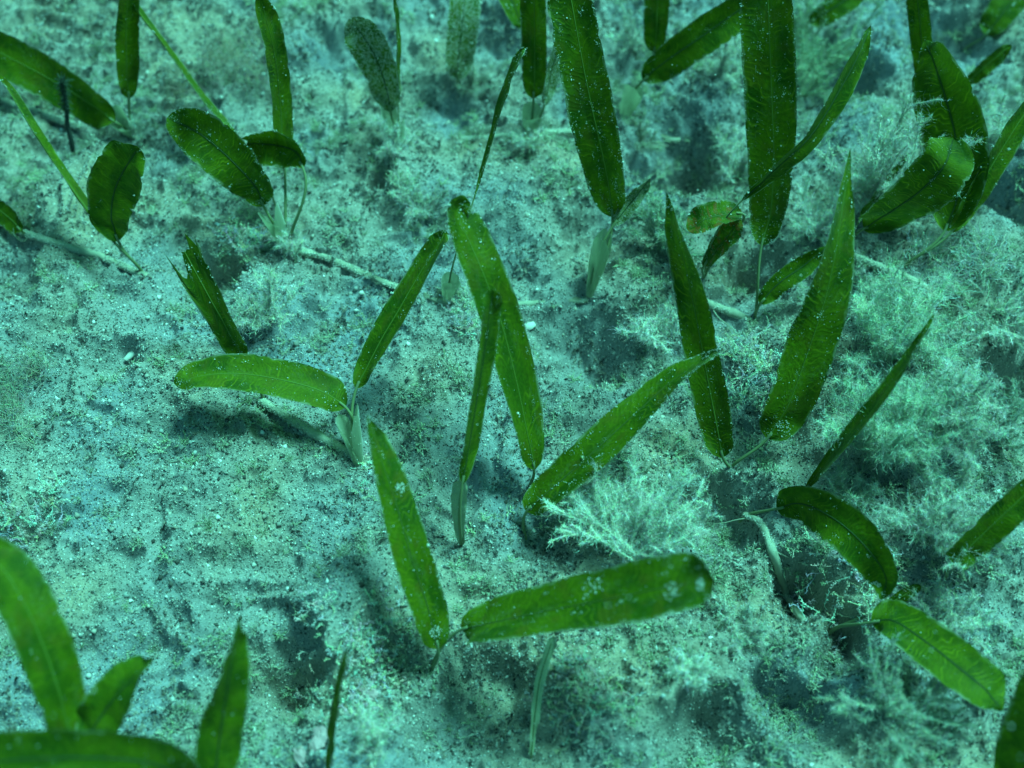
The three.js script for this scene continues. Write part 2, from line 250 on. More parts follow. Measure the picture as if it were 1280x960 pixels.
function buildLeaf(parent, base, L, seed) {
  const R = rng(seed * 977 + 5), y0 = base.y, np = L.p.length;
  L.p = L.p.map(q => [q[0], q[1], q[2], q[3] * (L.k ?? 1)]); if (!L.thin) { if (L.p[0][3] > 0.3 * L.p[1][3]) L.p[0][3] = Math.max(L.p[0][3], 0.74 * L.p[1][3]); if (L.p[np - 1][3] > 0.45 * L.p[np - 2][3]) L.p[np - 1][3] = Math.max(L.p[np - 1][3], 0.8 * L.p[np - 2][3]); }
  const pts = L.p.map(([x, y, h]) => at(x, y, y0 + h / 1000)), curve = new THREE.CatmullRomCurve3(pts, false, 'centripetal');
  const NS = 56, NU = 12, a = new Acc(), mid = pts[Math.floor(pts.length / 2)], Wm = pxToM(L.W ?? Math.max(...L.p.map(q => q[3])) * 1.06, mid), sg = L.sg ?? (seed % 2 ? 1 : -1);
  const len = curve.getLength(), capB = (L.capB ?? 0.55) * Wm / len, capT = (L.capT ?? 0.75) * Wm / len, thick = 0.00011, cup = L.cup ?? 0.09, tex = L.tex ?? 'fresh';
  const wAt = t => { const f = t * (np - 1), i = Math.min(np - 2, Math.floor(f)), u = f - i, g = k => L.p[clamp(k, 0, np - 1)][3], a0 = g(i - 1), a1 = g(i), a2 = g(i + 1), a3 = g(i + 2); return Math.max(2, a1 + 0.5 * u * (a2 - a0 + u * (2 * a0 - 5 * a1 + 4 * a2 - a3 + u * (3 * (a1 - a2) + a3 - a0)))); };
  const cap = t => { let k = 1; if (t < capB) k *= Math.sqrt(Math.max(0.03, 1 - Math.pow(1 - t / capB, 2))); if (!L.fray && t > 1 - capT) k *= Math.sqrt(Math.max(0.002, 1 - Math.pow((t - 1 + capT) / capT, 2))); return k; };
  const frame = [];
  for (let s = 0; s <= NS; s++) {
    const t = s / NS, P = curve.getPoint(t), T = curve.getTangent(t), v = CAM.clone().sub(P).normalize(), S0 = V().crossVectors(T, v).normalize(), wpx = pxToM(wAt(t), P);
    let rel = wpx / Wm, shrink = 1; if (rel < 0.22) { shrink = rel / 0.22; rel = 0.22; }
    const endish = Math.min(t, 1 - t) < 0.16;      // the ends narrow by their outline more than by twisting
    let roll = Math.acos(clamp(rel, 0.22, 1)), half = Wm / 2 * shrink;
    if (endish && !L.twist) { const k = sst(0, 0.16, Math.min(t, 1 - t)), r2 = roll * k; half *= Math.cos(roll) / Math.cos(r2); roll = r2; }
    S0.applyAxisAngle(T, sg * roll + (L.roll ?? 0)); frame.push({ P, T, S: S0, N: V().crossVectors(S0, T).normalize(), half: half * cap(t), t });
  }
  const fr = Array.from({ length: NU + 1 }, (_, u) => L.fray ? 1 - L.fray * Math.pow(noise(u * 0.85 + 3, seed, 4), 1.2) * 1.2 : 1);
  const serr = (s, k) => 1 + 0.04 * (noise(s * 0.3, k, seed) - 0.5) + 0.03 * (noise(s * 0.9, k, seed + 2) - 0.5) - 0.1 * sst(0.86, 0.97, noise(s * 0.6, k * 7, seed + 19));
  const pos = (f, q, side, u) => { const w = f.half * q * serr(f.t * NS, q > 0 ? 1 : 2), c = cup * f.half * (q * q - 0.3) * 2 + 0.0004 * (noise(f.t * 9, q * 1.5 + 3, seed + 6) - 0.5) * (0.4 + Math.abs(q)), e = side * thick * Math.sqrt(Math.max(0, 1 - q * q)); return f.P.clone().addScaledVector(f.S, w).addScaledVector(f.N, c + e); };
  const at2 = (t, q, side, u) => { const g = clamp(t, 0, 1) * NS, i = Math.min(NS - 1, Math.floor(g)); return pos(frame[i], q, side, u).lerp(pos(frame[i + 1], q, side, u), g - i); };
  const ids = [];
  for (let s = 0; s <= NS; s++) for (let u = 0; u <= NU; u++) { const q = u / NU * 2 - 1, p = L.fray ? at2(s / NS * fr[u], q, 0, u) : pos(frame[s], q, 0, u); ids.push(a.vert(p.x, p.y, p.z, u / NU, s / NS)); }
  for (let s = 0; s < NS; s++) for (let u = 0; u < NU; u++) { const A = s * (NU + 1) + u; a.i.push(A, A + 1, A + NU + 1, A + 1, A + NU + 2, A + NU + 1); }
  const leaf = part('leaf', a.geo(base), LEAF[tex], parent);
  // midrib, proud of both faces
  const m = new Acc(), rp = []; for (let s = 1; s < NS * (L.fray ? 0.8 : 0.96); s++) rp.push(pos(frame[s], 0, 0));
  m.tube(rp, t => lerp(0.00011, 0.00006, t), 6); part('midrib', m.geo(base), RIB[tex], leaf);
  // epiphytes: crumbs on the faces and along the margins, and a few crusty spots
  const e = new Acc(), count = Math.round((L.crumb ?? 1) * len * Wm * 1e6 * 1.0), P2 = V();
  for (let k = 0; k < count; k++) {
    const t = R() * 0.97 + 0.015, edge = R() < 0.32, q = edge ? (R() < 0.5 ? -1 : 1) * (0.93 + 0.07 * R()) : (R() * 2 - 1) * 0.95, side = R() < 0.75 ? 1 : -1;
    if (!edge && noise(t * len * 400, q * 3, seed + 44) < 0.45 && R() < 0.75) continue;
    const tt = L.fray ? t * 0.8 : t, p = at2(tt, q, side), N = frame[Math.round(tt * NS)].N, s = lerp(0.045, 0.15, R() * R()) * (R() < 0.04 ? 2 : 1) / 1000, v = 0.45 + 0.35 * R();
    e.crumb(p, s, R, [v * 0.95, v, v * 0.88], N, 0.4);
    if (!edge && R() < 0.3) for (let z = 0, m2 = 3 + R() * 9; z < m2; z++) e.crumb(p.clone().addScaledVector(frame[Math.round(tt * NS)].S, (R() - 0.5) * 0.0006).addScaledVector(frame[Math.round(tt * NS)].T, (R() - 0.5) * 0.0014), s * (0.25 + 0.5 * R()), R, [v * 0.9, v * 0.95, v * 0.8], N, 0.3);
    if (edge && R() < 0.35) for (let z = 0; z < 3; z++) e.crumb(p.clone().add(V(R() - 0.5, R() - 0.5, R() - 0.5).multiplyScalar(0.0005)), s * 0.8, R, [v * 0.95, v, v * 0.88]);
  }
  for (const [t, q, mm] of L.spots ?? []) for (let k = 0; k < 46; k++) { const r = Math.sqrt(R()) * mm / 2000, az = R() * 6.28, f = frame[Math.round(t * NS)], p = at2(t + r * Math.sin(az) / len, q + r * Math.cos(az) / f.half, 1), v = 0.4 + 0.3 * R(); e.crumb(p, lerp(0.06, 0.16, R()) / 1000, R, [v * 0.95, v, v * 0.86], f.N, 0.3); }
  if (count > 3 && e.p.length) part('epiphytes', e.geo(base), M_CRUMB, leaf, 'stuff');
  return { start: pts[0], dir: curve.getTangent(0) };
}
function sheath(parent, base, hgt, wid, dir, seed) {    // a pair of thin scales wrapped round the foot of the leaf stalks
  const R = rng(seed * 31 + 7);
  for (let k = 0; k < 2; k++) {
    const a = new Acc(), az = seed + k * Math.PI + (R() - 0.5) * 0.6, N = 12, M = 10, ids = [], up = dir.clone().lerp(V(0, 1, 0), 0.3).normalize(), side = V(Math.cos(az), 0, Math.sin(az)).addScaledVector(up, -Math.cos(az) * up.x - Math.sin(az) * up.z).normalize(), h = hgt * (0.85 + 0.4 * R()), out = V().crossVectors(side, up).normalize();
    for (let i = 0; i <= N; i++) for (let j = 0; j <= M; j++) {
      const t = i / N, q = j / M * 2 - 1, w = wid * (0.4 + 0.75 * Math.pow(t, 0.8)) * (1 + 0.14 * (noise(i * 0.6, j * 0.5, seed + k) - 0.5)), fi = q * (1.9 - 0.5 * t), tt = t * (1 - 0.22 * q * q - 0.1 * noise(j * 1.3, 2, seed + k));
      const p = base.clone().addScaledVector(up, h * tt - 0.001).addScaledVector(side, Math.sin(fi) * w).addScaledVector(out, (Math.cos(fi) * 0.75 + 0.05) * w);
      ids.push(a.vert(p.x, p.y, p.z, j / M, t));
    }
    for (let i = 0; i < N; i++) for (let j = 0; j < M; j++) { const q = i * (M + 1) + j; a.i.push(q, q + 1, q + M + 1, q + 1, q + M + 2, q + M + 1); }
    const sh = part('sheath', a.geo(base), M_SHEATH, parent), e = new Acc();
    for (let i = 0; i < 90; i++) { const k2 = Math.floor(R() * ids.length) * 3, v = 0.35 + 0.35 * R(); e.crumb(V(a.p[k2] + (R() - 0.5) * 0.0004, a.p[k2 + 1] + (R() - 0.5) * 0.0006, a.p[k2 + 2] + (R() - 0.5) * 0.0004), lerp(0.04, 0.13, R() * R()) / 1000, R, [v, v, v * 0.85]); }
    part('silt_crumbs', e.geo(base), M_CRUMB, sh, 'stuff');
  }
}
let shootNo = 0;
function shoot(label, bp, leaves, o = {}) {
  const seed = ++shootNo * 13, base = o.bh !== undefined ? at(bp[0], bp[1], o.bh / 1000) : ground(bp[0], bp[1]), g = thing('seagrass_shoot', label, 'seagrass', base, 'seagrass shoots growing from the seabed');
  leaves.forEach((L, k) => {
    const r = buildLeaf(g, base, L, seed + k * 5 + 1);
    const a = new Acc(), d = r.start.distanceTo(base), foot = base.clone().add(V(0, -0.0012, 0)), c = new THREE.CubicBezierCurve3(foot, foot.clone().add(V(0, d * 0.45, 0)), r.start.clone().addScaledVector(r.dir, -d * 0.35), r.start.clone().addScaledVector(r.dir, 0.0012));
    const rr = (L.thin ? 0.16 : 0.26) / 1000; a.tube(c.getPoints(16), t => rr * (1.15 - 0.3 * t), 8); part('petiole', a.geo(base), M_PET, g);
  });
  if (o.sh) sheath(g, base, o.sh / 1000, (o.sw ?? 1.5) * 1.25 / 1000, V().subVectors(at(leaves[0].p[0][0], leaves[0].p[0][1], base.y + leaves[0].p[0][2] / 1000), base).normalize(), seed);
  return g;
}
const ld = 'ladder', dk = 'dark', br = 'bright', du = 'dusty', cr = 'crust';
shoot('seagrass shoot with a broad flat leaf behind the dark fuzzy stalk', [165, 168], [
  { p: [[143, 152, 6, 16], [110, 129, 7, 40], [60, 98, 8, 47], [0, 66, 9, 47], [-45, 42, 9, 40]], tex: 'fresh', crumb: 0.3 },
  { p: [[161, 122, 8, 12], [159, 90, 13, 25], [158, 40, 20, 26], [160, -10, 27, 22], [162, -40, 31, 12]], W: 34, tex: br, crumb: 0.5 }], { sh: 8, sw: 1.6 });
shoot('seagrass shoot with a short round dark leaf and a thin leaf seen edge on', [180, 342], [
  { p: [[140, 300, 7, 8], [95, 240, 11, 9], [50, 175, 16, 9], [15, 118, 20, 8], [-10, 85, 23, 6]], W: 42, tex: br, crumb: 0.3 },
  { p: [[147, 301, 7, 18], [138, 272, 11, 44], [142, 241, 15, 60], [155, 211, 20, 60], [173, 184, 24, 44]], tex: dk, crumb: 0.15, capT: 0.5 }]);
shoot('seagrass shoot with a ribbed oblong leaf, a small folded leaf and pale swollen sheath', [360, 313], [
  { p: [[329, 257, 8, 22], [318, 234, 11, 46], [288, 200, 15, 58], [250, 168, 18, 58], [209, 147, 20, 36]], tex: ld, crumb: 1.2, capT: 0.6 },
  { p: [[356, 208, 11, 9], [353, 165, 15, 22], [348, 100, 24, 26], [340, 50, 32, 26], [324, -8, 40, 22]], W: 40, tex: br, crumb: 0.5 },
  { p: [[379, 209, 14, 12], [367, 191, 15, 36], [345, 183, 15, 42], [322, 182, 15, 36], [308, 180, 14, 14]], tex: ld, crumb: 1.6, cup: 0.3 },
  { p: [[300, 175, 6, 7], [258, 128, 9, 8], [215, 70, 14, 7], [168, 5, 20, 6], [158, -10, 21, 5]], W: 36, tex: 'fresh', thin: 1 }], { sh: 10, sw: 1.7 });
shoot('seagrass shoot with a banana shaped leaf lying sideways over pale sand', [448, 576], [
  { p: [[432, 508, 8, 20], [405, 490, 10, 44], [350, 474, 12, 48], [290, 466, 13, 44], [245, 470, 13, 33], [218, 480, 12, 18]], tex: br, crumb: 1 },
  { p: [[445, 485, 9, 10], [462, 450, 12, 27], [490, 400, 16, 31], [525, 340, 21, 27], [549, 302, 25, 22], [557, 288, 26, 16]], W: 42, tex: 'fresh', crumb: 0.8 }], { sh: 11, sw: 1.7 });
shoot('seagrass leaf with a torn frayed top rising behind the banana shaped leaf', [330, 500], [
  { p: [[306, 450, 7, 24], [285, 415, 10, 28], [256, 362, 14, 34], [232, 318, 17, 40], [214, 285, 20, 44]], W: 46, tex: 'fresh', fray: 0.34, crumb: 0.8 }]);
shoot('seagrass shoot with a long arching leaf whose tip curls over at the top', [662, 606], [
  { p: [[668, 586, 6, 22], [661, 545, 11, 44], [646, 475, 18, 56], [626, 400, 25, 62], [606, 345, 30, 62], [588, 303, 33, 58], [577, 277, 35, 50], [575, 261, 36, 42], [588, 254, 36, 30]], tex: 'fresh', crumb: 1.1, cup: 0.14, k: 0.82 }]);
shoot('seagrass shoot with one slender dusty leaf standing behind the arching leaf', [560, 374], [
  { p: [[592, 250, 17, 3], [610, 190, 22, 6], [630, 120, 30, 9], [645, 80, 35, 11], [656, 58, 37, 7]], W: 30, tex: 'fresh', crumb: 2.5, thin: 1 }], { sh: 6, sw: 1.2 });
shoot('narrow dark seagrass leaf on a bleached stalk, crossing the long arching leaf', [577, 682], [
  { p: [[578, 604, 14, 10], [590, 540, 20, 20], [603, 460, 28, 22], [612, 400, 34, 23], [616, 362, 38, 21]], W: 46, tex: dk, crumb: 0.7, capT: 0.4 },
  { p: [[577, 682, 0.5, 6], [575, 655, 4, 14], [574, 625, 8, 20], [578, 598, 12, 14]], tex: 'pale', crumb: 2 }]);
shoot('single seagrass leaf leaning over with a white crusted twisted tip', [657, 672], [
  { p: [[658, 638, 6, 22], [680, 618, 9, 46], [730, 575, 14, 54], [790, 520, 19, 48], [840, 475, 23, 32], [875, 453, 26, 16], [904, 435, 28, 7]], tex: 'plain', crumb: 1.7, k: 0.88 }]);
shoot('large seagrass shoot with two dark leaves spread in a wide V on bare sand', [540, 836], [
  { p: [[548, 810, 7, 30], [537, 765, 12, 50], [516, 700, 18, 55], [493, 620, 24, 48], [473, 560, 28, 32], [459, 518, 31, 6]], tex: 'plain', crumb: 1.2, k: 0.87, spots: [[0.09, 0.1, 2.2], [0.62, 0.5, 1.4]] },
  { p: [[577, 786, 8, 36], [610, 778, 12, 50], [680, 763, 18, 60], [760, 748, 25, 70], [840, 732, 31, 73], [893, 724, 35, 50]], tex: 'plain', crumb: 1, capT: 0.5, spots: [[0.55, -0.5, 3], [0.8, 0.2, 2.6], [0.93, 0.1, 1.6]] }]);
shoot('tall seagrass shoot with two long tapering leaves rising in a V above white algae', [913, 584], [
  { p: [[903, 572, 5, 30], [893, 520, 10, 50], [878, 440, 18, 52], [862, 360, 26, 44], [846, 295, 33, 26], [833, 240, 38, 6]], tex: br, crumb: 1.2, k: 0.84 },
  { p: [[960, 548, 6, 34], [984, 510, 11, 64], [1010, 440, 19, 72], [1033, 370, 27, 62], [1050, 290, 35, 34], [1063, 185, 42, 6]], tex: br, crumb: 0.9, k: 0.84, spots: [[0.1, 0.3, 3.2]] }]);
shoot('seagrass shoot with a curved drooping dark leaf and a thin blade on edge', [926, 650], [
  { p: [[972, 636, 8, 28], [998, 630, 11, 48], [1040, 647, 15, 58], [1080, 682, 17, 57], [1106, 722, 17, 42], [1101, 750, 16, 18]], tex: dk, crumb: 0.6, k: 0.92, spots: [[0.85, 0.6, 2.4]] },
  { p: [[1008, 610, 10, 9], [1050, 560, 23, 15], [1095, 505, 31, 15], [1135, 450, 36, 12], [1168, 392, 39, 6]], W: 48, tex: 'fresh', crumb: 0.6, thin: 1 }]);
shoot('seagrass shoot with a wavy drooping leaf and a little green stub', [1036, 792], [
  { p: [[1090, 778, 13, 30], [1112, 774, 15, 48], [1150, 796, 18, 57], [1200, 835, 20, 60], [1235, 864, 20, 50], [1253, 889, 19, 18]], tex: ld, crumb: 0.3, k: 0.92 },
  { p: [[1108, 757, 7, 10], [1132, 743, 8, 15], [1151, 732, 9, 10]], tex: 'fresh', crumb: 0.8 }]);
shoot('ribbed seagrass strip with a squared lower end in pale cottony algae', [1183, 722], [
  { p: [[1192, 704, 9, 30], [1225, 672, 13, 35], [1270, 630, 18, 36], [1320, 582, 22, 30]], W: 46, tex: br, crumb: 0.4, capB: 0.12 }]);
shoot('large smooth dark seagrass leaf, alone beside the wavy drooping leaf', [1255, 1035], [
  { p: [[1262, 1010, 12, 56], [1290, 940, 19, 74], [1316, 880, 25, 80], [1336, 830, 30, 70]], tex: dk, crumb: 0.1 }]);
shoot('seagrass shoot of four smooth broad leaves, one lying across', [110, 1040], [
  { p: [[90, 925, 23, 36], [73, 860, 29, 56], [48, 790, 34, 62], [12, 722, 38, 58], [-30, 672, 40, 50]], tex: 'fresh', crumb: 0.15 },
  { p: [[105, 930, 23, 36], [128, 892, 26, 54], [160, 852, 29, 42], [194, 820, 31, 5]], tex: dk, crumb: 0.1 },
  { p: [[268, 975, 23, 50], [278, 900, 29, 52], [289, 838, 35, 34], [300, 768, 40, 4]], tex: dk, crumb: 0.4 },
  { p: [[245, 985, 30, 30], [190, 955, 35, 60], [100, 948, 38, 64], [0, 952, 39, 66], [-60, 960, 39, 60]], tex: dk, crumb: 0.4 }]);
shoot('very thin green blade standing beside the silt mound', [408, 985], [{ p: [[410, 965, 4, 7], [418, 905, 12, 9], [432, 810, 25, 4]], W: 30, tex: 'fresh', crumb: 0.3, thin: 1 }]);
shoot('bleached withered leaf stalk under the broad horizontal leaf', [664, 948], [{ p: [[664, 945, 1, 6], [668, 900, 5, 10], [675, 850, 9, 12], [692, 795, 14, 11]], tex: 'pale', crumb: 3, thin: 1 }]);
shoot('seagrass shoot with a speckled pale oval leaf and a thread thin blade', [500, 184], [
  { p: [[488, 139, 8, 16], [482, 110, 12, 36], [468, 70, 18, 44], [451, 42, 22, 44], [436, 24, 24, 28]], tex: cr, crumb: 2 },
  { p: [[498, 130, 8, 4], [497, 60, 18, 5], [493, -10, 28, 4]], W: 22, tex: 'fresh', thin: 1 }], { sh: 9, sw: 1.6 });
shoot('heavily crusted whitish seagrass leaf hanging among dark hollows', [573, 112], [{ p: [[572, 98, 5, 30], [575, 60, 11, 36], [580, 10, 17, 38], [583, -40, 21, 30]], tex: cr, crumb: 5 }]);
shoot('seagrass shoot with a smooth upright leaf beside a crusted ragged one', [664, 168], [
  { p: [[667, 122, 8, 16], [668, 95, 12, 29], [668, 50, 18, 31], [667, -5, 26, 30], [666, -40, 30, 24]], tex: 'fresh', crumb: 0.5 },
  { p: [[681, 132, 7, 8], [690, 90, 12, 16], [703, 40, 18, 18], [710, -5, 22, 14]], W: 30, tex: cr, crumb: 3 }], { sh: 7, sw: 1.4 });
shoot('short dark seagrass leaf half hidden behind the smooth upright leaf', [662, 56], [{ p: [[655, 35, 6, 16], [645, 12, 9, 28], [630, -20, 12, 30], [620, -45, 14, 24]], tex: dk }]);
shoot('seagrass shoot with one very long broad speckled leaf on a pale stalk', [738, 364], [
  { p: [[766, 270, 12, 28], [759, 225, 17, 56], [745, 160, 24, 68], [730, 90, 31, 70], [717, 20, 37, 68], [706, -45, 42, 56]], tex: 'fresh', crumb: 2.2, k: 0.82 },
  { p: [[766, 282, 11, 9], [785, 258, 13, 20], [800, 240, 15, 16], [813, 223, 17, 6]], tex: cr, crumb: 1.5 }], { sh: 13, sw: 1.2 });
shoot('seagrass shoot with a leaf slanting upward from a whitish node and an upright strip', [780, 144], [
  { p: [[804, 100, 8, 22], [830, 79, 11, 38], [870, 51, 15, 44], [910, 23, 18, 42], [945, 0, 20, 30]], tex: dk, crumb: 0.5 },
  { p: [[818, 66, 8, 16], [820, 40, 12, 28], [822, -10, 18, 31], [823, -45, 22, 24]], tex: 'fresh', crumb: 0.4 }], { sh: 8, sw: 1.6 });
shoot('very long broad upright seagrass leaf with white flecks and bright midrib', [944, 394], [{ p: [[952, 306, 12, 30], [962, 265, 15, 46], [966, 200, 21, 58], [964, 120, 29, 66], [961, 40, 37, 67], [957, -45, 45, 60]], tex: br, crumb: 2, k: 0.94 }]);
shoot('seagrass shoot with a small curled reddish green leaf and a long S shaped strip', [880, 345], [
  { p: [[927, 266, 15, 12], [905, 267, 17, 28], [880, 274, 17, 34], [860, 288, 15, 18]], tex: du, crumb: 0.5, cup: 0.2 },
  { p: [[880, 332, 6, 10], [895, 312, 10, 22], [912, 292, 13, 28], [924, 272, 15, 14]], tex: du, crumb: 2 },
  { p: [[928, 250, 20, 9], [975, 208, 25, 16], [1015, 170, 28, 19], [1055, 105, 33, 23], [1078, 60, 36, 16], [1088, 32, 37, 5]], W: 44, tex: dk, crumb: 0.4, thin: 1 }]);
shoot('seagrass shoot with a broad arched leaf and a slanting strip', [1128, 335], [
  { p: [[1182, 288, 7, 32], [1196, 240, 11, 62], [1195, 180, 17, 74], [1180, 120, 22, 66], [1165, 78, 25, 46], [1157, 50, 26, 20]], tex: ld, crumb: 0.3 },
  { p: [[1190, 290, 7, 10], [1215, 250, 11, 22], [1245, 200, 16, 26], [1280, 145, 21, 24], [1315, 100, 24, 14]], W: 40, tex: 'fresh', crumb: 0.5 }]);
shoot('bean shaped seagrass leaf with a pale rim in front of the broad arched leaf', [1068, 296], [
  { p: [[1080, 286, 6, 16], [1115, 265, 14, 42], [1152, 238, 22, 60], [1182, 205, 27, 62], [1192, 172, 28, 40]], tex: ld, crumb: 0.7, capT: 0.5 },
  { p: [[1072, 280, 7, 5], [1105, 235, 10, 9], [1140, 190, 13, 7]], W: 28, tex: dk, thin: 1 }]);
shoot('narrow bright strip of seagrass rising above the broad arched leaf', [1150, 160], [{ p: [[1157, 110, 12, 14], [1153, 60, 18, 24], [1147, 5, 25, 24], [1141, -40, 30, 16]], tex: br, crumb: 0.4 }]);
shoot('short slanting seagrass strip in whitish algae behind the broad arched leaf', [1192, 122], [{ p: [[1206, 106, 5, 8], [1230, 85, 8, 17], [1264, 56, 11, 12]], W: 24, tex: 'fresh', crumb: 0.6 }]);
shoot('seagrass leaf leaning away from a thin pale stalk at the rear', [1205, 62], [{ p: [[1232, 44, 6, 12], [1250, 20, 9, 34], [1278, -18, 12, 36]], tex: dk }]);
shoot('small pointed seagrass leaf tucked behind the taller tapering leaf', [944, 396], [{ p: [[950, 379, 4, 12], [975, 353, 7, 26], [1005, 332, 9, 26], [1036, 308, 11, 10]], tex: dk, crumb: 0.9 }]);
shoot('yellowish young seagrass leaf at the end of a white runner', [32, 293], [{ p: [[27, 289, 3, 14], [8, 270, 4, 22], [-25, 246, 6, 24]], tex: br, crumb: 0.2 }], { sh: 4, sw: 1.3 });
shoot('dark seagrass leaf lying low behind greenish bushy algae', [1005, 34], [{ p: [[1012, 28, 5, 12], [1042, 10, 7, 28], [1085, -18, 9, 26]], tex: dk }]);

// ---------- runners (rhizomes) ----------
function rhizome(label, path, r, o = {}) {
  const R = rng(path[0][0] * 7 + 3), base = ground(...path[0]), g = thing('rhizome', label, 'rhizome', base, 'seagrass rhizomes creeping over the sand');
  r *= 0.84; const pts = path.map(([x, y, l = 0.3]) => { const p = ground(x, y); p.y += (l - 0.62) / 1000; return p; }), c = new THREE.CatmullRomCurve3(pts), n = Math.ceil(c.getLength() / 0.0012) + 4, cp = c.getPoints(n);
  for (const p of cp) { const h = H(p.x, p.z) + 0.0002; p.y = Math.max(p.y, lerp(p.y, h, 0.4)); p.x += (R() - 0.5) * 0.0002; }
  const a = new Acc(); a.tube(cp, t => r / 1000 * (0.92 + 0.2 * noise(t * n * 0.5, 3, 8) + 0.25 * Math.exp(-Math.pow((t - 0.5) * 20, 2))), 9); part('runner', a.geo(base), M_RHIZ, g);
  for (const t of [0.12, 0.5, 0.86]) { const p = c.getPoint(t), ra = new Acc(), q = [p]; let d = V(R() - 0.5, -0.25, R() - 0.3).normalize(); for (let k = 0; k < 6; k++) { d.add(V(R() - 0.5, -0.2 * R(), R() - 0.5).multiplyScalar(0.6)).normalize(); q.push(q[k].clone().addScaledVector(d, 0.0011)); } ra.tube(q, u => 0.00016 - 0.0001 * u, 5); part('root', ra.geo(base), M_RHIZ, g); }
  const e = new Acc(); for (let k = 0; k < c.getLength() * 30000; k++) { const p = c.getPoint(R()); const th = R() * 3.14, tg = c.getTangent(0.5), w = Math.cos(th) * r * 0.00112; p.x -= tg.z * w; p.z += tg.x * w; p.y += r * 0.00105 * Math.sin(th); const v = 0.3 + 0.35 * R(); e.crumb(p, lerp(0.05, 0.19, R()) / 1000, R, [v, v, v * 0.88]); }
  part('silt_crumbs', e.geo(base), M_CRUMB, g, 'stuff');
}
rhizome('pale rhizome passing behind the dark fuzzy stalk', [[-15, 120, 1], [20, 134, 1], [60, 146, 0.8], [102, 159, 0.2]], 0.75);
rhizome('white rhizome running from the yellowish young leaf to the round dark leaf', [[25, 291, 1], [75, 307, 0.9], [130, 323, 0.6], [183, 344, 0]], 0.75);
rhizome('rhizome at the foot of the swollen pale sheath', [[300, 311, 0], [330, 309, 0.6], [360, 313, 0.9], [405, 327, 0.6], [475, 349, 0.1], [550, 377, 0.2]], 0.72);
rhizome('faint buried rhizome beneath the long arching leaf', [[548, 376, 0.3], [600, 381, 0.2], [660, 379, 0], [735, 373, 0.2]], 0.7);
rhizome('pale rhizome under the banana shaped leaf', [[325, 500, 0.6], [370, 530, 0.8], [420, 558, 0.8], [470, 586, 0.2]], 0.8);
rhizome('rhizome crossing the sand behind the very long speckled leaf', [[575, 172, 0], [620, 171, 0.4], [665, 167, 0.6], [760, 165, 0.7], [850, 167, 0.2]], 0.62);
rhizome('short rhizome at the foot of the small pointed leaf', [[882, 377, 0.3], [915, 391, 0.6], [945, 404, 0.3]], 0.8);
rhizome('whitish rhizome between cottony algae and the broad arched leaf', [[1060, 319, 0.8], [1110, 340, 1], [1150, 358, 0.8], [1182, 376, 0.4]], 0.8);
rhizome('stiff pale rhizome sinking into the sand below the curved drooping leaf', [[930, 646, 1.2], [948, 656, 1.6], [965, 692, 1.4], [985, 738, 0.6], [1006, 776, 0]], 0.7);

